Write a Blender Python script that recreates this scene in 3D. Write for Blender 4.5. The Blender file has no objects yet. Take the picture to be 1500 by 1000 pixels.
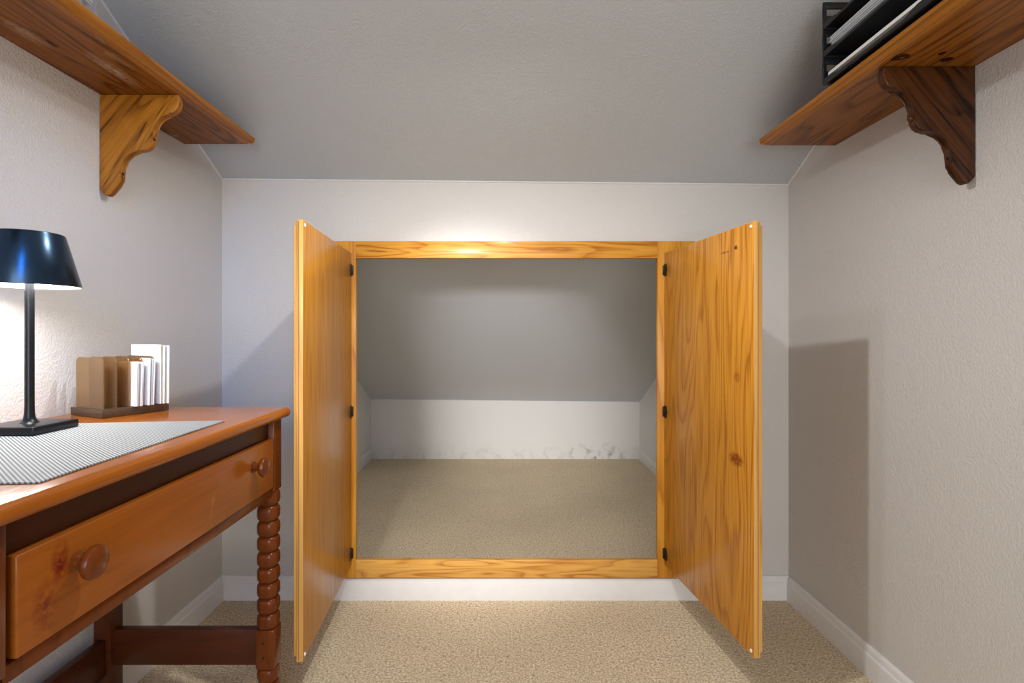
import bpy, bmesh, math, random
from mathutils import Vector, Matrix
random.seed(4)
SC = bpy.context.scene
COL = SC.collection

# ---------------------------------------------------------------- camera, world, lights, exposure
CZ = 0.95
cd = bpy.data.cameras.new('camera'); cam = bpy.data.objects.new('camera', cd); COL.objects.link(cam)
cam.location = (0, 0, CZ); cam.rotation_euler = (math.pi/2, 0, 0)
cd.sensor_width = 36; cd.lens = 36*767/1500; cd.shift_x = 10/1500; cd.shift_y = -13/1500
cd.clip_start = 0.01
SC.camera = cam
SC.view_settings.view_transform = 'Standard'; SC.view_settings.look = 'None'
SC.view_settings.exposure = 0.0; SC.view_settings.gamma = 1.0
SC.view_settings.use_curve_mapping = False
w = bpy.data.worlds.new('world'); SC.world = w; w.use_nodes = True
w.node_tree.nodes['Background'].inputs[0].default_value = (0.97, 0.98, 1.0, 1)
w.node_tree.nodes['Background'].inputs[1].default_value = 0.9

def light(name, kind, loc, power, color=(1,1,1), rot=(0,0,0), **k):
    l = bpy.data.lights.new(name, kind); l.energy = power; l.color = color
    for a, v in k.items(): setattr(l, a, v)
    o = bpy.data.objects.new(name, l); o.location = loc; o.rotation_euler = rot; COL.objects.link(o)
    return o
# twin spot fitting just above the picture
light('bulb_light', 'SPOT', (0.0, 1.075, 1.745), 37, (1, .985, .96), spot_size=math.radians(174), spot_blend=0.95, shadow_soft_size=0.016)
light('bulb_light', 'SPOT', (-0.30, 1.11, 1.76), 11, (1, .985, .96), spot_size=math.radians(170), spot_blend=1.0, shadow_soft_size=0.03)
# photographer's lamp beside the camera, aimed into the hatch
def aimed(name, kind, loc, to, power, color, **k):
    o = light(name, kind, loc, power, color, **k)
    o.rotation_euler = (Vector(to)-Vector(loc)).to_track_quat('-Z', 'Y').to_euler(); return o
aimed('hatch_light', 'SPOT', (-0.42, 0.1, 1.36), (0.08, 3.1, 0.60), 270, (1, .99, .98), spot_size=math.radians(29), spot_blend=1.0, shadow_soft_size=0.07)
aimed('hatch_light', 'SPOT', (-0.42, 0.1, 1.36), (0.03, 2.7, 0.0), 120, (1, .99, .98), spot_size=math.radians(33), spot_blend=1.0, shadow_soft_size=0.07)  # second beam added from the same point to brighten the closet floor
# broad soft fill from the room behind the camera
aimed('room_fill_light', 'AREA', (0.35, -2.25, 1.0), (0.1, 2.0, 1.25), 54, (1, .99, .97), shape='RECTANGLE', size=1.9, size_y=1.6)
# unseen blue panel added behind the camera for the lamp shade's blue reflection
aimed('blue_glint_light', 'AREA', (0.12, -1.3, 1.95), (-.88, .97, 1.08), 1.1, (.02, .32, 1.0), shape='RECTANGLE', size=0.34, size_y=1.1, spread=math.radians(28))

# ---------------------------------------------------------------- materials
def mat(name):
    m = bpy.data.materials.new(name); m.use_nodes = True
    nt = m.node_tree; return m, nt, nt.nodes['Principled BSDF']
def N(nt, t, **k):
    n = nt.nodes.new(t)
    for a, v in k.items(): setattr(n, a, v)
    return n
def math_(nt, op, a, b=None, c=None):
    n = N(nt, 'ShaderNodeMath', operation=op)
    for i, v in enumerate((a, b, c)):
        if v is None: continue
        if isinstance(v, (int, float)): n.inputs[i].default_value = v
        else: nt.links.new(v, n.inputs[i])
    return n.outputs[0]
def ramp(nt, fac, stops):
    r = N(nt, 'ShaderNodeValToRGB'); e = r.color_ramp.elements
    while len(e) < len(stops): e.new(0.5)
    for i, (p, c) in enumerate(stops):
        e[i].position = p; e[i].color = (*c, 1) if len(c) == 3 else c
    nt.links.new(fac, r.inputs[0]); return r.outputs[0]
def coords(nt, scale=(1,1,1), loc=(0,0,0), kind='Object'):
    tc = N(nt, 'ShaderNodeTexCoord'); mp = N(nt, 'ShaderNodeMapping')
    nt.links.new(tc.outputs[kind], mp.inputs[0])
    mp.inputs['Location'].default_value = loc; mp.inputs['Scale'].default_value = scale
    return mp.outputs[0]
def noise(nt, vec, scale=1.0, detail=2.0, rough=0.5, dist=0.0):
    n = N(nt, 'ShaderNodeTexNoise'); nt.links.new(vec, n.inputs['Vector'])
    n.inputs['Scale'].default_value = scale; n.inputs['Detail'].default_value = detail
    n.inputs['Roughness'].default_value = rough; n.inputs['Distortion'].default_value = dist
    return n.outputs['Fac']
def mix(nt, fac, a, b, mode='MIX'):
    m = N(nt, 'ShaderNodeMix', data_type='RGBA', blend_type=mode)
    for s, v in ((m.inputs[0], fac), (m.inputs[6], a), (m.inputs[7], b)):
        if isinstance(v, (int, float)): s.default_value = v
        elif isinstance(v, tuple): s.default_value = (*v, 1)
        else: nt.links.new(v, s)
    return m.outputs[2]
def bump(nt, p, h, strength, dist):
    b = N(nt, 'ShaderNodeBump'); b.inputs['Strength'].default_value = strength
    b.inputs['Distance'].default_value = dist
    nt.links.new(h, b.inputs['Height']); nt.links.new(b.outputs[0], p.inputs['Normal'])
def simple(name, c, rough=0.5, metal=0.0, coat=0.0, spec=.4):
    m, nt, p = mat(name); p.inputs['Specular IOR Level'].default_value = spec
    v = noise(nt, coords(nt), 30, 3)
    nt.links.new(mix(nt, v, tuple(x*0.93 for x in c), tuple(min(1, x*1.05) for x in c)), p.inputs['Base Color'])
    p.inputs['Roughness'].default_value = rough; p.inputs['Metallic'].default_value = metal
    p.inputs['Coat Weight'].default_value = coat
    return m
def plaster(name, c, peel=1.0, scuff=False):
    m, nt, p = mat(name)
    v = coords(nt)
    big = noise(nt, v, 2.2, 3)
    col = mix(nt, big, tuple(x*0.96 for x in c), tuple(x*1.03 for x in c))
    if scuff:   # rubbed grey marks low on the closet wall
        g = N(nt, 'ShaderNodeSeparateXYZ'); nt.links.new(v, g.inputs[0])
        low = math_(nt, 'SUBTRACT', 1.0, math_(nt, 'MULTIPLY', g.outputs[2], 7.0)); low = math_(nt, 'MAXIMUM', low, 0.0)
        rt = math_(nt, 'MAXIMUM', math_(nt, 'SUBTRACT', 1.0, math_(nt, 'MULTIPLY', math_(nt, 'ABSOLUTE', math_(nt, 'SUBTRACT', g.outputs[0], 0.68)), 3.0)), 0.22)
        n2 = ramp(nt, noise(nt, v, 14, 6, .65, .6), [(.50, (0,0,0)), (.68, (1,1,1))])
        f = math_(nt, 'MULTIPLY', math_(nt, 'MULTIPLY', low, n2), rt)
        col = mix(nt, math_(nt, 'MINIMUM', math_(nt, 'MULTIPLY', f, 1.3), .8), col, (.16, .15, .15))
    nt.links.new(col, p.inputs['Base Color'])
    p.inputs['Roughness'].default_value = 0.62
    a = noise(nt, v, 200, 3, .6); b = noise(nt, v, 75, 2, .5)
    h = math_(nt, 'ADD', math_(nt, 'MULTIPLY', ramp(nt, a, [(.38, (0,0,0)), (.62, (1,1,1))]), .7), math_(nt, 'MULTIPLY', b, .5))
    bump(nt, p, h, 0.40*peel, 0.0020)
    return m

def wood(name, light_c, dark_c, axis='z', across=5.0, along=0.55, freq=9.0, ring=0.6, pore=0.5,
         rough=0.32, coat=0.3, seed=0.0, blotch=None, spots=(), tint=0.15, wear=None):
    """figured wood: contour lines of a stretched noise (cathedrals) and fine pores along the grain"""
    m, nt, p = mat(name)
    ai = 'xyz'.index(axis)
    sc = [across]*3; sc[ai] = along
    v = coords(nt, tuple(sc), (seed, seed*1.7, seed*.6))
    n = noise(nt, v, 1.0, 1.6, .42, .25)
    r = math_(nt, 'FRACT', math_(nt, 'MULTIPLY', n, freq))
    rr = ramp(nt, r, [(0, (1,1,1)), (.10, (.2,.2,.2)), (.55, (0,0,0)), (.93, (.75,.75,.75)), (1, (1,1,1))])
    sc2 = [170.0]*3; sc2[ai] = 5.0
    st = noise(nt, coords(nt, tuple(sc2), (seed*3, 1, 2)), 1.0, 3, .6)
    stc = ramp(nt, st, [(.40, (0,0,0)), (.66, (1,1,1))])
    sc3 = [14.0]*3; sc3[ai] = .8
    band = noise(nt, coords(nt, tuple(sc3), (seed*2, 4, 7)), 1.0, 2, .5)
    f = math_(nt, 'MULTIPLY', rr, math_(nt, 'ADD', .70, math_(nt, 'MULTIPLY', stc, .6)))
    f = math_(nt, 'ADD', math_(nt, 'MULTIPLY', f, ring), math_(nt, 'MULTIPLY', stc, pore*.5))
    f = math_(nt, 'MINIMUM', f, 1.0)
    base = mix(nt, band, tuple(x*(1-tint) for x in light_c), tuple(min(1, x*(1+tint)) for x in light_c))
    col = mix(nt, f, base, dark_c)
    if blotch:
        bn = ramp(nt, noise(nt, coords(nt, (1,1,1), (seed,3,1)), blotch[0], 4, .6, .8), [(blotch[1], (0,0,0)), (blotch[1]+.12, (1,1,1))])
        col = mix(nt, math_(nt, 'MULTIPLY', bn, blotch[3]), col, blotch[2])
    for (c, rad, colr, amt) in spots:
        d = N(nt, 'ShaderNodeVectorMath', operation='SUBTRACT'); nt.links.new(coords(nt), d.inputs[0]); d.inputs[1].default_value = c
        s = N(nt, 'ShaderNodeVectorMath', operation='DIVIDE'); nt.links.new(d.outputs[0], s.inputs[0]); s.inputs[1].default_value = rad
        l = N(nt, 'ShaderNodeVectorMath', operation='LENGTH'); nt.links.new(s.outputs[0], l.inputs[0])
        g = math_(nt, 'MAXIMUM', math_(nt, 'SUBTRACT', 1.0, l.outputs['Value']), 0.0)
        k = ramp(nt, noise(nt, coords(nt), 90, 4, .7), [(.36, (0,0,0)), (.55, (1,1,1))])
        col = mix(nt, math_(nt, 'MINIMUM', math_(nt, 'MULTIPLY', math_(nt, 'MULTIPLY', g, k), amt), 1.0), col, colr)
    nt.links.new(col, p.inputs['Base Color'])
    p.inputs['Roughness'].default_value = rough
    p.inputs['Specular IOR Level'].default_value = .18
    p.inputs['Coat Weight'].default_value = coat*.4; p.inputs['Coat Roughness'].default_value = .18
    bump(nt, p, math_(nt, 'SUBTRACT', 1.0, math_(nt, 'ADD', math_(nt, 'MULTIPLY', stc, .6), math_(nt, 'MULTIPLY', rr, .3))), 0.16, 0.0012)
    return m

M = {}
M['wall'] = plaster('wall_paint', (.60, .580, .565), 1.1)
M['ceil'] = plaster('ceiling_paint', (.495, .525, .555), 1.4)
M['ceil_closet'] = plaster('closet_ceiling_lightened', (.60, .625, .66), .35)  # ceiling grey lightened to stand in for light missing in the closet
M['closet'] = plaster('closet_wall_lightened', (.74, .72, .70), .35, True)  # wall colour raised too, making up for weak light in the closet
M['closet_side'] = plaster('closet_side_lightened', (.72, .72, .72), .35)  # same lightening of the colour in place of light
M['white'] = simple('trim_white', (.74, .73, .73), .35)
M['caulk'] = simple('caulk_line', (.66, .67, .69), .6)
OL, OD = (.66, .335, .075), (.36, .135, .022)
M['oak_door_r'] = wood('oak_door_right', (.64, .285, .032), (.36, .125, .012), 'z', 8, .9, 14, .72, .85, .30, .35, 3.1,
                       spots=(((.455, 0, .48), (.040, .05, .022), (.25, .05, .005), 2.2),
                              ((.455, 0, 1.045), (.010, .03, .007), (.12, .03, .005), 3), ((.40, 0, 1.040), (.03, .03, .004), (.20, .05, .01), 1.5),
                              ((.46, 0, .70), (.02, .03, .02), (.3, .08, .01), 1.2)))
M['oak_door_l'] = wood('oak_door_left', (.50, .215, .020), (.30, .10, .008), 'z', 9, .5, 12, .38, .85, .26, .45, 8.3)
M['oak_edge'] = wood('oak_edge_banding', (.68, .37, .10), (.44, .19, .04), 'z', 16, .8, 5, .5, .5, .4, .2, 5.0)
M['oak_stile'] = wood('oak_stile', (.64, .30, .035), (.38, .13, .012), 'z', 12, .9, 7, .7, .5, .34, .3, 1.4)
M['oak_rail_t'] = wood('oak_top_rail', (.66, .32, .045), (.38, .13, .013), 'x', 15, 1.8, 9, .9, .5, .34, .3, 2.2)
M['oak_rail_b'] = wood('oak_bottom_rail', (.68, .37, .09), (.42, .17, .03), 'x', 16, 2.0, 10, .9, .5, .34, .3, 6.6)
M['shelf_l'] = wood('shelf_oak_left', (.27, .092, .012), (.085, .024, .004), 'y', 9, 1.0, 13, .85, .75, .42, .15, 4.4,
                    blotch=(9, .60, (.62, .50, .38), .28),
                    spots=(((.080, .777, 0), (.006, .018, .03), (.02, .006, .002), 5), ((.125, .89, 0), (.022, .09, .03), (.50, .38, .28), .8), ((.06, .74, 0), (.02, .06, .03), (.50, .38, .28), .6)))
M['shelf_r'] = wood('shelf_oak_right', (.31, .108, .014), (.10, .030, .005), 'y', 9, .9, 13, .8, .7, .40, .2, 9.4,
                    spots=(((-.193, .79, 0), (.024, .016, .03), (.03, .008, .003), 6), ((-.085, .80, 0), (.014, .012, .03), (.03, .008, .003), 5), ((-.115, .775, 0), (.008, .008, .03), (.03, .008, .003), 5)))
M['shelf_nose'] = wood('shelf_nosing_oak', (.42, .165, .022), (.19, .06, .008), 'y', 20, .8, 6, .6, .5, .35, .3, 1.9)
def diag_wood(name, lc, dc, seed, sign):
    m = wood(name, lc, dc, 'x', 14, 2.2, 9, .7, .8, .4, .2, seed)
    for n in m.node_tree.nodes:
        if n.type == 'MAPPING': pass
    # turn the grain to 45 degrees: rotate vector before mapping
    nt = m.node_tree
    for n in list(nt.nodes):
        if n.type == 'MAPPING':
            src = n.inputs[0].links[0].from_socket
            vr = N(nt, 'ShaderNodeVectorRotate', rotation_type='Y_AXIS'); vr.inputs['Angle'].default_value = sign*math.radians(52)
            nt.links.new(src, vr.inputs['Vector']); nt.links.new(vr.outputs[0], n.inputs[0])
    return m
M['brk_l'] = diag_wood('bracket_oak_left', (.40, .155, .016), (.11, .032, .005), 3.3, 1)
M['brk_r'] = diag_wood('bracket_oak_right', (.075, .024, .005), (.010, .003, .002), 7.7, -1)
CH, CHD = (.36, .105, .017), (.20, .048, .008)
M['desk_top'] = wood('cherry_desktop', (.34, .098, .010), (.19, .042, .006), 'y', 6, .5, 8, .35, .25, .18, .6, 2.5, blotch=(13, .62, (.22, .035, .01), .5))
M['desk_drawer'] = wood('cherry_drawer', (.275, .075, .008), (.16, .036, .004), 'y', 7, .8, 6, .25, .35, .24, .5, 5.5,
                        blotch=(11, .63, (.55, .22, .04), .25),
                        spots=(((.448, .150, .665), (.08, .016, .035), (.13, .012, .005), 1.3), ((.448, .128, .620), (.08, .020, .040), (.13, .012, .005), 1.0)))
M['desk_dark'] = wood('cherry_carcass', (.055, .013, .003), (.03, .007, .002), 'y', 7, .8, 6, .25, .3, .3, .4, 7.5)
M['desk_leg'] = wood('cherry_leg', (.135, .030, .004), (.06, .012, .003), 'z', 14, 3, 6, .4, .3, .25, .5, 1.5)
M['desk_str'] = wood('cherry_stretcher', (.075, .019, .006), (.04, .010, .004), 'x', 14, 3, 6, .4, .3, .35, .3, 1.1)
M['black'] = simple('matte_black_metal', (.006, .007, .009), .3, spec=.3)
M['black_hinge'] = simple('black_hinge_metal', (.03, .025, .02), .35, .6)
M['nickel'] = simple('nickel_screw', (.6, .6, .6), .3, 1.0)
M['rubber'] = simple('white_bumper', (.85, .84, .82), .5)
M['hole'] = simple('dark_hole', (.01, .006, .004), .9)
M['tray'] = simple('black_tray_plastic', (.010, .011, .014), .28)
M['paper'] = simple('white_paper', (.84, .84, .84), .7)
M['paper_blue'] = simple('pale_blue_paper', (.62, .68, .76), .7)
M['paper_cream'] = simple('cream_paper', (.82, .77, .66), .7)
M['paper_grey'] = simple('grey_paper', (.40, .37, .36), .6)
M['manila'] = simple('manila_paper', (.72, .55, .30), .7)
M['kraft'] = simple('brown_card', (.28, .17, .10), .7)

def shade_mat():
    m, nt, p = mat('lamp_shade_blue_sheen')
    v = noise(nt, coords(nt, (2, 2, 260)), 1, 2)
    nt.links.new(mix(nt, v, (.016, .036, .066), (.024, .048, .080)), p.inputs['Base Color'])  # blue reflection put into the tint of the black metal
    p.inputs['Roughness'].default_value = .24; p.inputs['Metallic'].default_value = .85
    p.inputs['Specular IOR Level'].default_value = .8
    bump(nt, p, v, .06, .0005)
    return m
M['shade'] = shade_mat()
m, nt, p = mat('lamp_diffuser'); p.inputs['Emission Color'].default_value = (1, .97, .92, 1); p.inputs['Emission Strength'].default_value = 3.5
M['emit'] = m
M['shade_in'] = simple('shade_inner_white', (.85, .85, .86), .5)

def acrylic(name, tint, alpha, dif):
    m, nt, p = mat(name); nt.nodes.remove(p)
    out = nt.nodes['Material Output']
    tr = N(nt, 'ShaderNodeBsdfTransparent'); tr.inputs[0].default_value = (*tint, 1)
    gl = N(nt, 'ShaderNodeBsdfGlossy'); gl.inputs['Roughness'].default_value = .12; gl.inputs[0].default_value = (.9,.9,.9,1)
    df = N(nt, 'ShaderNodeBsdfDiffuse')
    c = noise(nt, coords(nt), 60, 3)
    nt.links.new(mix(nt, c, tuple(x*.9 for x in dif), dif), df.inputs[0])
    m1 = N(nt, 'ShaderNodeMixShader'); m1.inputs[0].default_value = alpha
    nt.links.new(tr.outputs[0], m1.inputs[1]); nt.links.new(df.outputs[0], m1.inputs[2])
    lw = N(nt, 'ShaderNodeLayerWeight'); lw.inputs[0].default_value = .5
    fr = math_(nt, 'ADD', math_(nt, 'MULTIPLY', math_(nt, 'POWER', lw.outputs['Facing'], 5.0), .6), .05)
    m2 = N(nt, 'ShaderNodeMixShader'); nt.links.new(fr, m2.inputs[0])
    nt.links.new(m1.outputs[0], m2.inputs[1]); nt.links.new(gl.outputs[0], m2.inputs[2])
    nt.links.new(m2.outputs[0], out.inputs[0]); return m
M['smoke'] = acrylic('smoky_acrylic', (.74, .57, .34), .24, (.30, .21, .12))
M['smoke_base'] = acrylic('smoky_acrylic_base', (.45, .33, .22), .65, (.10, .06, .035))
M['clear'] = acrylic('clear_plastic', (.93, .94, .96), .08, (.7, .7, .75))

def carpet():
    m, nt, p = mat('beige_carpet')
    v = coords(nt)
    a = noise(nt, v, 165, 4, .75); b = noise(nt, v, 3, 3, .5); c = noise(nt, v, 85, 2, .6)
    col = mix(nt, ramp(nt, a, [(.41, (0,0,0)), (.59, (1,1,1))]), (.55, .425, .275), (1.0, .86, .63))
    col = mix(nt, math_(nt, 'MULTIPLY', ramp(nt, c, [(.60, (0,0,0)), (.68, (1,1,1))]), .6), col, (.30, .22, .14))
    col = mix(nt, ramp(nt, b, [(.35, (0,0,0)), (.7, (1,1,1))]), col, mix(nt, .12, col, (.30, .24, .17)))
    nt.links.new(col, p.inputs['Base Color']); p.inputs['Roughness'].default_value = 1.0
    p.inputs['Specular IOR Level'].default_value = .1
    bump(nt, p, math_(nt, 'ADD', a, c), 1.0, .0055)
    return m
M['carpet'] = carpet()

def mat_weave():
    m, nt, p = mat('woven_grey_vinyl')
    tc = N(nt, 'ShaderNodeTexCoord'); s = N(nt, 'ShaderNodeSeparateXYZ'); nt.links.new(tc.outputs['Object'], s.inputs[0])
    u = math_(nt, 'ADD', math_(nt, 'MULTIPLY', s.outputs[0], .64), math_(nt, 'MULTIPLY', s.outputs[1], .77))
    t = math_(nt, 'SUBTRACT', math_(nt, 'MULTIPLY', s.outputs[0], .77), math_(nt, 'MULTIPLY', s.outputs[1], .64))
    rib = math_(nt, 'SINE', math_(nt, 'MULTIPLY', u, 2*math.pi/.0046))
    cross = math_(nt, 'SINE', math_(nt, 'MULTIPLY', t, 2*math.pi/.0045))
    h = math_(nt, 'ADD', math_(nt, 'MULTIPLY', rib, .5), .5)
    h2 = math_(nt, 'ADD', math_(nt, 'MULTIPLY', cross, .12), h)
    col = ramp(nt, h2, [(.05, (.06, .07, .075)), (.40, (.22, .235, .245)), (.85, (.44, .46, .47))])
    nt.links.new(col, p.inputs['Base Color']); p.inputs['Roughness'].default_value = .5
    bump(nt, p, h2, .7, .0012)
    return m
M['weave'] = mat_weave()

# ---------------------------------------------------------------- geometry helpers
def new(): return bmesh.new()
def box(bm, x0, x1, y0, y1, z0, z1, bev=0.0, seg=2, mi=0):
    b = bmesh.new()
    bmesh.ops.create_cube(b, size=1)
    for v in b.verts:
        v.co = Vector(((x0+x1)/2+v.co.x*(x1-x0), (y0+y1)/2+v.co.y*(y1-y0), (z0+z1)/2+v.co.z*(z1-z0)))
    if bev: bmesh.ops.bevel(b, geom=b.edges[:], offset=bev, segments=seg, profile=.5, affect='EDGES')
    for f in b.faces: f.material_index = mi
    merge(bm, b); return bm
def merge(bm, b, M_=None):
    if M_ is not None: b.transform(M_)
    me = bpy.data.meshes.new('t'); b.to_mesh(me); b.free(); bm.from_mesh(me); bpy.data.meshes.remove(me)
def prism(bm, pts, axis, a, b_, bev=0.0, seg=2, capbev=False):
    """closed polygon pts (2D) extruded along axis from a to b. axis x: pts=(y,z); y: pts=(x,z); z: pts=(x,y)"""
    b = bmesh.new()
    def P(p, t):
        return {'x': (t, p[0], p[1]), 'y': (p[0], t, p[1]), 'z': (p[0], p[1], t)}[axis]
    v0 = [b.verts.new(P(p, a)) for p in pts]; v1 = [b.verts.new(P(p, b_)) for p in pts]
    f0 = b.faces.new(v0); f1 = b.faces.new(v1[::-1]); n = len(pts)
    for i in range(n): b.faces.new((v0[i], v1[i], v1[(i+1) % n], v0[(i+1) % n]))
    if bev:
        es = [e for e in b.edges if (e in f0.edges[:] or e in f1.edges[:])]
        bmesh.ops.bevel(b, geom=es, offset=bev, segments=seg, profile=.5, affect='EDGES')
    bmesh.ops.recalc_face_normals(b, faces=b.faces[:])
    merge(bm, b); return bm
def lathe(bm, prof, n=32, origin=(0,0,0), axis='z', sq=None, cap=True):
    """prof: (r, h). sq(r, ang) may reshape the radius"""
    b = bmesh.new(); rings = []
    for r, h in prof:
        ring = []
        for i in range(n):
            a = 2*math.pi*(i+.5)/n
            rr = sq(r, a) if sq else r
            ring.append(b.verts.new((rr*math.cos(a), rr*math.sin(a), h)))
        rings.append(ring)
    for j in range(len(rings)-1):
        for i in range(n):
            b.faces.new((rings[j][i], rings[j][(i+1) % n], rings[j+1][(i+1) % n], rings[j+1][i]))
    if cap:
        b.faces.new(rings[0][::-1]); b.faces.new(rings[-1])
    bmesh.ops.recalc_face_normals(b, faces=b.faces[:])
    R = {'z': Matrix.Identity(4), 'x': Matrix.Rotation(math.pi/2, 4, 'Y'), 'y': Matrix.Rotation(-math.pi/2, 4, 'X')}[axis]
    merge(bm, b, Matrix.Translation(origin) @ R); return bm
def obj(name, bm, mats, parent=None, loc=None, rot=None, smooth=38):
    """links one mesh object; mesh given in the coordinates of its parent"""
    bmesh.ops.recalc_face_normals(bm, faces=bm.faces[:])
    lim = math.radians(smooth)
    for f in bm.faces: f.smooth = True
    for e in bm.edges:
        if len(e.link_faces) == 2 and e.calc_face_angle(0) > lim: e.smooth = False
    me = bpy.data.meshes.new(name); bm.to_mesh(me); bm.free()
    for m_ in (mats if isinstance(mats, (list, tuple)) else [mats]): me.materials.append(m_)
    o = bpy.data.objects.new(name, me); COL.objects.link(o)
    if parent: o.parent = parent
    if loc: o.location = loc
    if rot: o.rotation_euler = rot
    return o
def tag(o, label=None, cat=None, group=None):
    if label: o['label'] = label
    if cat: o['category'] = cat
    if group: o['group'] = group
    return o
def thing(name, loc, label, cat, group=None, rotz=0.0):
    o = bpy.data.objects.new(name, None); COL.objects.link(o); o.empty_display_size = .05
    o.location = loc; o.rotation_euler = (0, 0, rotz)
    return tag(o, label, cat, group)
def struct(name, bm, m_, smooth=38):
    o = obj(name, bm, m_, smooth=smooth); o['kind'] = 'structure'; return o

# ---------------------------------------------------------------- the room
XL, XR, YB, YR = -1.012, 1.012, 1.87, 3.94
SL = 0.507
def zc(x, y): return 1.489 - 0.0099*x + SL*(YB-y)
ZF = 2.44
yk = YB - (ZF-1.489)/SL            # where slope meets flat ceiling
YN = -2.4
b = new(); box(b, -1.12, 1.12, YN, YR+.1, -.08, 0); struct('floor', b, M['carpet'])
def gable(x0, x1, ya, yb):
    b = new(); prism(b, [(ya, -.02), (yb, -.02), (yb, zc(0, yb)+.04)] + ([(yk, ZF+.04), (ya, ZF+.04)] if ya < yk else [(ya, zc(0, ya)+.04)]), 'x', x0, x1); return b
struct('wall_left', gable(XL-.1, XL, YN, YB+.01), M['wall'])
struct('wall_right', gable(XR, XR+.1, YN, YB+.01), M['wall'])
struct('wall_closet_left', gable(XL-.1, XL, YB+.01, YR+.1), M['closet_side'])
struct('wall_closet_right', gable(XR, XR+.1, YB+.01, YR+.1), M['closet_side'])
# sloping ceiling with its slight roll
T0 = .018
b = new()
vs = []
for t in (0, .10):
    for (x, y) in ((-1.12, YB+T0), (1.12, YB+T0), (1.12, yk), (-1.12, yk)):
        vs.append(b.verts.new((x, y, zc(x, y)+t*1.12)))
for f in ((0,1,2,3), (7,6,5,4), (0,4,5,1), (1,5,6,2), (2,6,7,3), (3,7,4,0)): b.faces.new([vs[i] for i in f])
struct('ceiling', b, M['ceil'])
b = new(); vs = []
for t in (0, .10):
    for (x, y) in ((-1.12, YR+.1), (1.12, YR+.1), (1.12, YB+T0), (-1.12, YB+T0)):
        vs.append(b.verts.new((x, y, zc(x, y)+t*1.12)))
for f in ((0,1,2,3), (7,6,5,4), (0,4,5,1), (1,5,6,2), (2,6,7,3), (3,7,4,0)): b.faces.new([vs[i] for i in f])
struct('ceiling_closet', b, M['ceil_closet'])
b = new(); box(b, -1.12, 1.12, YN, yk+.02, ZF, ZF+.1); struct('ceiling_flat', b, M['ceil'])
# knee wall with the hatch opening
hx0, hx1, hz0, hz1 = -.545, .555, .128, 1.232
b = new(); T = .035
ztl, ztr = zc(XL, YB)+.01, zc(XR, YB)+.01
def quadwall(b, pts):   # pts (x,z) counterclockwise
    prism(b, pts, 'y', YB, YB+T)
prism(b, [(XL, 0), (hx0, 0), (hx0, zc(hx0, YB+T)+.02), (XL, zc(XL, YB+T)+.02)], 'y', YB, YB+T)
prism(b, [(hx1, 0), (XR, 0), (XR, zc(XR, YB+T)+.02), (hx1, zc(hx1, YB+T)+.02)], 'y', YB, YB+T)
prism(b, [(hx0, hz1), (hx1, hz1), (hx1, zc(hx1, YB+T)+.02), (hx0, zc(hx0, YB+T)+.02)], 'y', YB, YB+T)
prism(b, [(hx0, 0), (hx1, 0), (hx1, hz0), (hx0, hz0)], 'y', YB, YB+T)
struct('wall_back', b, M['wall'])
b = new(); box(b, XL, XR, YR, YR+.1, 0, zc(0, YR)+.03); struct('wall_closet_rear', b, M['closet'])
# caulk beads where paint meets the ceiling
def bead(name, p0, p1, r=.0035):
    p0, p1 = Vector(p0), Vector(p1); d = p1-p0
    b = new(); lathe(b, [(r, 0), (r, d.length)], 8)
    b.transform(Matrix.Translation(p0) @ d.to_track_quat('Z', 'Y').to_matrix().to_4x4())
    struct(name, b, M['caulk'])
bead('trim_1', (XL, YB, zc(XL, YB)-.001), (XR, YB, zc(XR, YB)-.001))
bead('trim_2', (XL, YB, zc(XL, YB)), (XL, yk, zc(XL, yk)), .0045)
bead('trim_3', (XR, YB, zc(XR, YB)), (XR, yk, zc(XR, yk)), .0055)
bead('trim_4', (XL, YR, zc(XL, YR)), (XR, YR, zc(XR, YR)), .003)

# baseboards
def bb_prof(h=.084, t=.0135):
    return [(0, 0), (t, 0), (t, h*.70), (t*.95, h*.73), (t*.70, h*.765), (t*.66, h*.80), (t*.62, h*.90), (t*.50, h*.965), (t*.28, h), (0, h)]
b = new()
for (xa, xb_) in ((XL, -.672), (.672, XR)): prism(b, [(YB-p[0], p[1]) for p in bb_prof()], 'x', xa, xb_)
prism(b, [(YB, 0), (YB-.0135, 0), (YB-.0135, .072), (YB-.0115, .077), (YB, .077)], 'x', -.672, .672)
struct('baseboard_back', b, M['white'])
b = new(); prism(b, [(XL+p[0], p[1]) for p in bb_prof()], 'y', YN, YB-.0135); struct('baseboard_left', b, M['white'])
b = new(); prism(b, [(XR-p[0], p[1]) for p in bb_prof()], 'y', YN, YB-.0135); struct('baseboard_right', b, M['white'])
b = new(); prism(b, [(XL+p[0], p[1]) for p in bb_prof()], 'y', YB+T, YR-.02); struct('baseboard_closet_left', b, M['white'])
b = new(); prism(b, [(XR-p[0], p[1]) for p in bb_prof()], 'y', YB+T, YR-.06); struct('baseboard_closet_right', b, M['white'])

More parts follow.
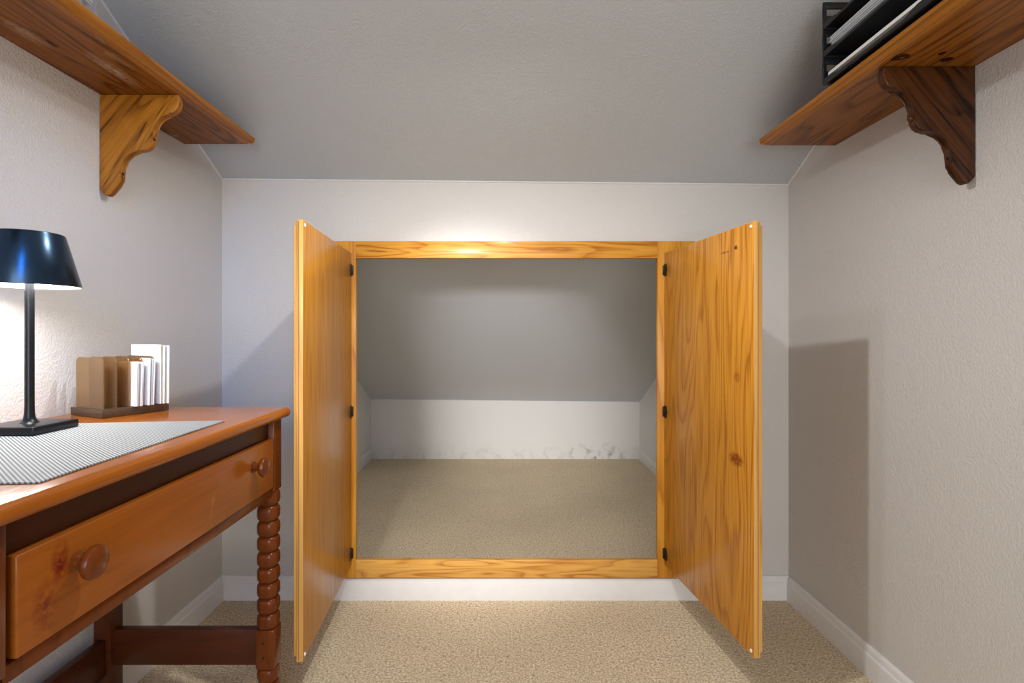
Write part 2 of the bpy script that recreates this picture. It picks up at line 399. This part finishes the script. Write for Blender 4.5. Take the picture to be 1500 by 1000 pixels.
# ---------------------------------------------------------------- cupboard: oak face frame with two open doors
FY0, FY1 = 1.850, 1.8695
fx0, fx1, fz0, fz1 = -.528, .538, .147, 1.213
cup = thing('wall_cupboard', (0, FY1, .084), 'golden oak cupboard set in the back wall, its two doors open on an empty space', 'cupboard')
def cb(name, x0, x1, z0, z1, m_):
    b = new(); box(b, x0, x1, FY0-FY1, 0, z0-.084, z1-.084, .0012, 2); return obj(name, b, m_, cup)
cb('stile', -.672, fx0, .084, 1.273, M['oak_stile'])
cb('stile', fx1, .672, .084, 1.273, M['oak_stile'])
cb('rail', fx0, fx1, fz1, 1.273, M['oak_rail_t'])
cb('rail', fx0, fx1, .084, fz0, M['oak_rail_b'])
def door(hx, ang, width, side, m_, z0=.132, z1=1.231):
    """side +1: right door (inner face looks towards -x when open). local x runs from hinge to free edge, local +y... thickness"""
    H = z1-z0; th = .017
    b = new()
    # slab: inner face at local y=0, body to y = side*th ... mirrored so that it lies outside
    s = side
    ya, yb = (0, th) if s > 0 else (0, -th)
    box(b, 0.0, width, min(ya, yb), max(ya, yb), 0, H, .0012, 2)
    for f in b.faces:
        c = f.calc_center_median()
        f.material_index = 1 if (c.x > width-.0015 or c.x < .0015 or c.z > H-.0015) else 0
    o = obj('door', b, [m_, M['oak_edge']], cup)
    # direction of the door from hinge to free edge
    o.location = (hx, FY0-.001-FY1, z0-.084); o.rotation_euler = (0, 0, ang)
    # raised outer board with a moulded edge
    b = new(); yo = yb; t2 = .0065*s
    box(b, .012, width-.001, min(yo, yo+t2), max(yo, yo+t2), .012, H-.012, .0025, 3)
    obj('outer_panel', b, M['oak_edge'], o)
    # edge groove strip on the free edge
    b = new(); yc = yb*.62
    box(b, width-.0005, width+.0012, yc-.0009, yc+.0009, .004, H-.004); obj('edge_bead', b, M['kraft'], o)
    # bumpers on the inner face
    for zz in (.012, H-.012):
        b = new(); lathe(b, [(.0045, 0), (.0045, .0018), (.003, .003)], 16)
        R = Matrix.Rotation(math.pi/2 if s > 0 else -math.pi/2, 4, 'X')
        b.transform(Matrix.Translation((width-.012, 0, zz)) @ R); obj('bumper', b, M['rubber'], o)
    # hinges
    for zz in (1.170, .672, .172):
        b = new(); zc_ = zz-z0; d = -s
        prism(b, [(.004, -.021), (.018, -.021), (.021, -.015), (.021, -.006), (.026, -.003), (.026, .003), (.021, .006), (.021, .015), (.018, .021), (.004, .021)], 'y', 0, d*.0022)
        lathe(b, [(.0035, -.017), (.0042, -.016), (.0042, .016), (.0035, .017)], 12, origin=(.003, d*.003, 0))
        b.transform(Matrix.Translation((0, 0, zc_)))
        h = obj('hinge', b, M['black_hinge'], o)
    return o
# left door: inner face hinge corner (-.5427), free corner (-.503, 1.30); right: (.562) -> (.628, 1.32)
door(-.5427, math.atan2(1.302-1.849, -.5025+.5427), .549, -1, M['oak_door_l'])
door(.562, math.atan2(1.316-1.849, .6255-.562), .537, 1, M['oak_door_r'])
# hinge leaves on the frame are sub-parts of the stiles? small screws on top rail
for x in (-.49, -.462, .44):
    b = new(); lathe(b, [(.0022, 0), (.0022, .0006)], 10, axis='y'); b.transform(Matrix.Translation((x, FY0-FY1-.0005, 1.243-.084)))
    obj('filled_nail_hole', b, M['kraft'], cup)

# ---------------------------------------------------------------- wall shelves
def shelf(side, wallx, z0, y_end, depth, by, mB, mN, mK, label, plug):
    """side -1 left wall, +1 right wall; profile in local u (0 at wall, depth at the room edge)"""
    y0 = .30
    root = thing('wall_shelf', (wallx, y0, z0), label, 'shelf')
    s = -side
    th = .021; d = depth
    b = new(); prism(b, [(s*.001, 0), (s*(d-.030), 0), (s*(d-.030), th), (s*.001, th)], 'y', 0, y_end-y0)
    obj('board', b, mB, root)
    b = new()
    pr = [(d-.0298, 0), (d-.0225, 0), (d-.0215, .0022), (d-.017, .0022), (d-.014, .0035), (d-.011, .0068), (d-.0085, .0082), (d-.005, .0087), (d-.0015, .0105), (d, .0135), (d-.0005, .0180), (d-.0035, .0205), (d-.0298, th)]
    prism(b, [(s*p[0], p[1]) for p in pr], 'y', 0, y_end-y0)
    # mitre back the nosing a little at its far end
    obj('nosing', b, mN, root)
    # end moulding
    b = new()
    prism(b, [(y_end-y0, .002), (y_end-y0+.004, .006), (y_end-y0+.006, .013), (y_end-y0+.004, .019), (y_end-y0, th)], 'x', min(s*.001, s*(d-.004)), max(s*.001, s*(d-.004)))
    obj('end_edge', b, mN, root)
    # scroll bracket
    k = .000508
    raw = [(0,0),(386,0),(388,30),(386,62),(372,82)]
    for i in range(7):   # cove
        t = i/6*math.pi/2; raw.append((352-92*math.sin(t), 182-90*math.cos(t)+0))
    raw += [(256,205),(257,238),(245,258),(228,270),(205,274)]
    for i in range(7):
        t = i/6*math.pi/2; raw.append((185-82*math.sin(t), 362-86*math.cos(t)))
    raw += [(101,420),(84,445),(52,488),(38,496),(26,494),(6,470),(0,462)]
    bt = .020
    b = new(); prism(b, [(s*(p[0]*k+.0005), -p[1]*k) for p in raw], 'y', -bt/2, bt/2, bev=.0032, seg=2)
    br = obj('bracket', b, mK, root); br.location = (0, by-y0+bt/2, -.0003)
    for (hx, hz, deg) in ((257, 215, 0), (103, 385, 0)):
        b = new()
        if plug and hz == 215:
            lathe(b, [(.0058, -.004), (.0058, .005), (.0045, .0075), (.002, .0085)], 16, axis='x')
            b.transform(Matrix.Scale(s, 4, (1,0,0)))
            b.transform(Matrix.Translation((s*(hx*k), 0, -hz*k))); obj('wooden_plug', b, mK, br)
        else:
            lathe(b, [(.0036, -.004), (.0036, .0010)], 14, axis='x'); b.transform(Matrix.Scale(s, 4, (1,0,0)))
            b.transform(Matrix.Translation((s*(hx*k), 0, -hz*k))); obj('screw_hole', b, M['hole'], br)
    return root
shelf(-1, XL, 1.544, 1.651, .223, 1.3045, M['shelf_l'], M['shelf_nose'], M['brk_l'], 'dark oak wall shelf on a yellow-brown scroll bracket above the desk', False)
shelf(1, XR, 1.523, 1.603, .234, 1.125, M['shelf_r'], M['shelf_nose'], M['brk_r'], 'oak wall shelf on a dark brown scroll bracket, carrying the black trays', True)

# ---------------------------------------------------------------- desk
ZT = .765
desk = thing('desk', (-1.0, .50, 0), 'reddish cherry writing desk with one wide drawer and bobbin-turned front legs', 'desk')
OFF = Matrix.Translation((1.0, -.50, 0))
def dk(name, bm, m_, parent=desk):
    if parent is desk: bm.transform(OFF)
    return obj(name, bm, m_, parent)
b = new(); box(b, -1.006, -.535, .515, 1.312, .741, ZT, .0105, 5); dk('desktop', b, M['desk_top'])
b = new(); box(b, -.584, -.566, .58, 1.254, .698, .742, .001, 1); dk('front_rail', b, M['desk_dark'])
b = new(); box(b, -.590, -.557, .58, 1.254, .556, .578, .003, 2); dk('bottom_rail', b, M['desk_leg'])  # darker leg wood puts the shaded side into the rail's colour
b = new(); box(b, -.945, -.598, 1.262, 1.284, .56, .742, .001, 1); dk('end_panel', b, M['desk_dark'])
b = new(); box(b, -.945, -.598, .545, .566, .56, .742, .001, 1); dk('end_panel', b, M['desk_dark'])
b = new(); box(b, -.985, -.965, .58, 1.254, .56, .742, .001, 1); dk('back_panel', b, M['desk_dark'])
# drawer
b = new(); box(b, -.573, -.552, .592, 1.248, .580, .6975, .0025, 3)
box(b, -.93, -.573, .60, .612, .592, .685); box(b, -.93, -.573, 1.228, 1.24, .592, .685); box(b, -.93, -.92, .612, 1.228, .592, .685); box(b, -.92, -.573, .612, 1.228, .592, .598)
drawer = dk('drawer', b, M['desk_drawer'])
for y in (.674, 1.149):
    b = new()
    lathe(b, [(.0125, 0), (.0125, .0015), (.0090, .004), (.0082, .009), (.0105, .0135), (.0175, .0165), (.0212, .0205), (.0217, .0235), (.0197, .028), (.014, .0308), (.006, .0320), (.001, .0322)], 32, axis='x')
    b.transform(Matrix.Translation((-.552+1.0, y-.50, .655))); obj('knob', b, M['desk_leg'], drawer)
# legs
def sqf(r, a):
    p = 4.6; k = (abs(math.cos(a))**p+abs(math.sin(a))**p)**(-1/p)
    return r*min(k*.985, 1.075)
def bobbins(z0, z1, n, R=.0252):
    pr = []
    h = (z1-z0)/n
    for i in range(n):
        zb = z0+i*h
        for (t, q) in ((.012,.72), (.045,.82), (.10,.90), (.19,.962), (.33,1.0), (.67,1.0), (.81,.962), (.90,.90), (.955,.82), (.988,.72)):
            pr.append((R*q/1.03, zb+t*h))
    return pr
def turned_leg(cx, cy):
    b = new()
    hw = .0222
    box(b, cx-hw, cx+hw, cy-hw, cy+hw, .568, .742, .002, 2)
    box(b, cx-hw, cx+hw, cy-hw, cy+hw, .1425, .2375, .004, 2)
    bb = new(); lathe(bb, bobbins(.2365, .570, 9), 40, sq=sqf); bb.transform(Matrix.Translation((cx, cy, 0))); merge(b, bb)
    bb = new(); lathe(bb, bobbins(.036, .1435, 3), 40, sq=sqf); bb.transform(Matrix.Translation((cx, cy, 0))); merge(b, bb)
    bb = new(); lathe(bb, [(.013, 0.001), (.017, .004), (.021, .016), (.022, .028), (.018, .037)], 40); bb.transform(Matrix.Translation((cx, cy, 0))); merge(b, bb)
    o = dk('leg', b, M['desk_leg'])
    for zz in (.172, .207):
        b = new(); lathe(b, [(.003, 0), (.003, .001)], 12, axis='y'); b.transform(Matrix.Translation((cx-.003+1.0, cy-hw-.0006-.5, zz)))
        obj('peg', b, M['hole'], o)
turned_leg(-.5755, 1.274); turned_leg(-.5755, .559)
for y0 in (1.252, .537):
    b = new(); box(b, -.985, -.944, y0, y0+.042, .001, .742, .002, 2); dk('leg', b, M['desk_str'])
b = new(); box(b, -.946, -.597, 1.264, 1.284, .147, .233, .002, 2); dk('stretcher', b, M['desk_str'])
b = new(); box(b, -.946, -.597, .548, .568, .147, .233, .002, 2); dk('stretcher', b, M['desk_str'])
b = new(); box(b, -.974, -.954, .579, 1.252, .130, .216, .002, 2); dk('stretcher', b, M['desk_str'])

# ---------------------------------------------------------------- placemat
cs = [(-.570, .640), (-.583, 1.090), (-.905, 1.052), (-.892, .622)]
b = new(); nx, ny = 40, 60
grid = []
for j in range(ny+1):
    row = []
    for i in range(nx+1):
        u, v = i/nx, j/ny
        p = (Vector(cs[0])*(1-u)+Vector(cs[3])*u)*(1-v)+(Vector(cs[1])*(1-u)+Vector(cs[2])*u)*v
        edge = min(u, 1-u)*.32
        lift = .0006*math.sin(v*11)*math.exp(-edge*60)
        row.append(b.verts.new((p.x+.73, p.y-.85, .0024+max(lift, 0))))
    grid.append(row)
top = [b.faces.new((grid[j][i], grid[j][i+1], grid[j+1][i+1], grid[j+1][i])) for j in range(ny) for i in range(nx)]
ext = bmesh.ops.extrude_face_region(b, geom=top)
for v in ext['geom']:
    if isinstance(v, bmesh.types.BMVert): v.co.z -= .002
mt = obj('placemat', b, M['weave'], loc=(-.73, .85, ZT)); tag(mt, 'grey ribbed woven placemat lying along the front of the desktop', 'placemat')

# ---------------------------------------------------------------- lamp
LX, LY, LZ = -.883, .972, ZT+.0026
lamp = thing('table_lamp', (LX, LY, LZ), 'slim black table lamp with a cone shade, lit, standing on the placemat', 'lamp')
b = new(); box(b, -.052, .052, -.050, .050, 0, .0155, .003, 3); obj('base', b, M['black'], lamp)
b = new(); lathe(b, [(.0155, .0152), (.013, .0175), (.0105, .021), (.0088, .026), (.0078, .034), (.0074, .05), (.0074, .33)], 28); obj('pole', b, M['black'], lamp)
zb, zt = 1.036-LZ, 1.134-LZ
b = new(); lathe(b, [(.0745, zb), (.0762, zb-.0005), (.0768, zb+.002), (.0530, zt-.004), (.0515, zt-.001), (.049, zt), (.001, zt+.0004)], 64, cap=False)
sh = obj('shade', b, M['shade'], lamp)
b = new(); lathe(b, [(.0745, zb), (.0505, zt-.004), (.001, zt-.004)], 64, cap=False); obj('shade_lining', b, M['shade_in'], sh)
b = new(); lathe(b, [(.0009, zb+.028), (.060, zb+.028), (.060, zb+.032), (.0009, zb+.032)], 48, cap=False); obj('diffuser', b, M['emit'], sh)
light('lamp_light', 'AREA', (LX, LY, LZ+zb+.026), 2.2, (1, .97, .93), shape='DISK', size=.11)

# ---------------------------------------------------------------- letter holder and its contents
A = math.radians(65)
HO = Vector((-.864, 1.123, ZT+.0003))
# local frame: +x along the row of dividers (u), +y to the wall side (v)
holder = thing('letter_holder', tuple(HO), 'smoked brown acrylic letter holder with upright dividers, on the desk by the wall', 'letter holder', rotz=A)
b = new(); prism(b, [(0,0), (.142,0), (.142,.122), (0,.122)], 'z', 0, .018, bev=.0015)
obj('base', b, M['smoke_base'], holder)
for t in (.006, .031, .057, .083, .110, .136):
    pts = [(.006, .0182), (.006, .112)]
    for i in range(6):
        a = i/5*math.pi/2; pts.append((.006+.012-.012*math.cos(a), .118+.012*math.sin(a)))
    for i in range(6):
        a = i/5*math.pi/2; pts.append((.098+.012*math.sin(a), .118+.012*math.cos(a)))
    pts += [(.110, .0182)]
    b = new(); prism(b, pts, 'x', t-.0015, t+.0015, bev=.0004, seg=1); obj('divider', b, M['smoke'], holder)
def card(name, t, v0, v1, h, th, lean, m_, label, cat='envelope', group=None, yaw=0.0):
    loc = HO + Vector((math.cos(A)*t, math.sin(A)*t, .0186))
    b = new(); box(b, -th/2, th/2, v0, v1, 0, h, min(.0003, th*.3), 1)
    b.transform(Matrix.Rotation(lean, 4, 'Y'))
    mn = min(v.co.z for v in b.verts)
    b.transform(Matrix.Translation((0, 0, -mn)))
    o = obj(name, b, m_, loc=tuple(loc), rot=(0, 0, A+yaw)); return tag(o, label, cat, group)
front = ['white envelope standing leftmost in the front bundle of the letter holder', 'white envelope second from the left in the front bundle of the letter holder',
         'greyish envelope third from the left in the front bundle of the letter holder', 'white envelope fourth from the left in the front bundle of the letter holder',
         'white envelope standing rightmost in the front bundle of the letter holder']
for i in range(5):
    card('envelope', .0625+i*.0033, -.012+.0015*(i % 3), .10, .098+.0014*(i % 2), .0018, .015+.004*i, M['paper_grey'] if i == 2 else M['paper'], front[i], group='envelopes in the front bundle')
rear = ['white envelope standing leftmost in the rear bundle of the letter holder', 'cream envelope second from the left in the rear bundle of the letter holder',
        'pale blue envelope in the middle of the rear bundle of the letter holder', 'white envelope right of the pale blue one in the rear letter bundle',
        'cream envelope standing rightmost in the rear bundle of the letter holder']
for i in range(5):
    card('envelope', .0885+i*.0032, -.014+.002*((i*2) % 3), .10, .108-.001*i, .0018, .02+.003*i, [M['paper'], M['paper_cream'], M['paper_blue'], M['paper'], M['paper_cream']][i],
         rear[i], group='envelopes in the rear bundle')
card('card_sheet', .1155, -.012, .100, .138, .003, .00, M['paper'], 'tall white card standing highest in the letter holder', 'card')
card('envelope', .1215, -.016, .080, .136, .002, .01, M['paper_cream'], 'tall cream envelope right behind the tallest white card', 'envelope')
card('envelope', .1290, -.020, .070, .136, .0022, .01, M['paper'], 'tall white envelope at the rear end of the letter holder', 'envelope')

# ---------------------------------------------------------------- black letter trays with papers on the right shelf
TZ = 1.523+.0215; TY0, TY1 = .90, 1.262; TX0, TX1 = .764, 1.004; TH = .066
def tray(k, label):
    root = thing('letter_tray', (TX0, TY0, TZ+k*(TH+.0005)), label, 'letter tray', 'black letter trays on the right shelf')
    W, L = TX1-TX0, TY1-TY0
    b = new(); box(b, .002, W-.002, .003, L-.003, .004, .0065, .0008, 1); obj('tray_floor', b, M['tray'], root)
    for yy in (0, L-.005):        # end panels with a slot
        b = new()
        zs = [(0, .033), (.050, TH)]
        for (za, zb_) in zs: box(b, 0, W, yy, yy+.005, za, zb_, .0012, 2)
        for (xa, xb_) in ((0, .008), (W-.012, W)): box(b, xa, xb_, yy+.0004, yy+.0046, .030, .053)
        bmesh.ops.remove_doubles(b, verts=b.verts[:], dist=.00001)
        obj('end_panel', b, M['tray'], root)
    b = new(); box(b, W-.004, W, .005, L-.005, 0, TH-.004, .0012, 2); obj('back_panel', b, M['tray'], root)
    # front lip: tall at both ends, sweeping down to a low middle
    pts = [(.005, 0), (L-.005, 0), (L-.005, .013), (L-.030, .013)]
    for i in range(6):
        a = i/5; pts.append((L-.030-.035*a, .013-.007*(3*a*a-2*a**3)))
    for i in range(6):
        a = i/5; pts.append((.105-.035*a, .006+.009*(3*a*a-2*a**3)))
    pts += [(.03, .015), (.005, .015)]
    b = new(); prism(b, pts, 'x', 0, .0035, bev=.0006, seg=1); obj('front_lip', b, M['tray'], root)
    for yy in (L-.006, .001):
        b = new(); box(b, 0, .004, yy, yy+.005, .018, TH-.003, .001, 1); obj('corner_post', b, M['tray'], root)
    return root
tray(0, 'bottom black plastic letter tray, standing directly on the right oak shelf')
tray(1, 'middle black plastic letter tray, holding the pale blue papers')
tray(2, 'topmost black plastic letter tray on the right shelf')
def sheets(name, z, x0, x1, y0, y1, th, m_, label, cat, tilt=0.0, rz=0.0, seed=1, n=1, group=None):
    rnd = random.Random(seed)
    b = new(); cx, cy = (x0+x1)/2, (y0+y1)/2
    for i in range(n):
        bb = new(); dx, dy = rnd.uniform(-.003, .003), rnd.uniform(-.005, .005)
        box(bb, x0-cx+dx, x1-cx+dx, y0-cy+dy, y1-cy+dy, th*i/n, th*(i+.86)/n, .0002, 1); merge(b, bb)
    o = obj(name, b, m_, loc=(cx, cy, z), rot=(0, tilt, rz)); return tag(o, label, cat, group)
t1 = TZ+.0067; t2 = TZ+TH+.0072; t3 = t2+TH+.0005
sheets('booklet', t1+.0005, .782, .992, .94, 1.248, .008, M['paper_grey'], 'papers tinted grey for shade under the white booklet in the bottom black tray', 'booklet')  # grey colour stands in for the shaded underside of the paper stack
sheets('booklet', t1+.0092, .7685, .980, .93, 1.243, .0085, M['paper'], 'white booklet lying on top in the bottom black tray', 'booklet', n=2, seed=3)
sheets('paper_stack', t2+.0005, .782, .990, .92, 1.245, .012, M['paper'], 'white papers under the pale blue sheets in the middle tray', 'papers', n=5, seed=5)
sheets('paper_stack', t2+.0128, .772, .988, .92, 1.240, .021, M['paper_blue'], 'pale blue sheets on top in the middle black tray', 'papers', n=6, seed=6)
sheets('folder', t3+.0005, .784, .990, .91, 1.175, .006, M['manila'], 'manila folder lying in the topmost black tray', 'folder', n=2, seed=8)

# ---------------------------------------------------------------- clear box with papers on the left shelf
LB = 1.544+.0215
bx = thing('storage_box', (-1.0, .62, LB), 'clear plastic box holding papers, on the left shelf at the photo edge', 'box')
W, L, H = .196, .411, .085
b = new(); box(b, 0, W, 0, L, 0, H)
bmesh.ops.delete(b, geom=[f for f in b.faces if f.calc_center_median().z > H-.001], context='FACES_ONLY')
bmesh.ops.recalc_face_normals(b, faces=b.faces[:])
bmesh.ops.solidify(b, geom=b.faces[:], thickness=.0018)
obj('body', b, M['clear'], bx)
sheets('paper_stack', LB+.0022, -.995, -.812, .64, 1.010, .0235, M['paper_grey'], 'grey paper pad under the cream papers inside the clear box', 'papers', n=3, seed=12)
sheets('paper_stack', LB+.0262, -.995, -.8105, .63, 1.026, .018, M['paper_cream'], 'cream papers stacked inside the clear box on the left shelf', 'papers', n=5, seed=11)
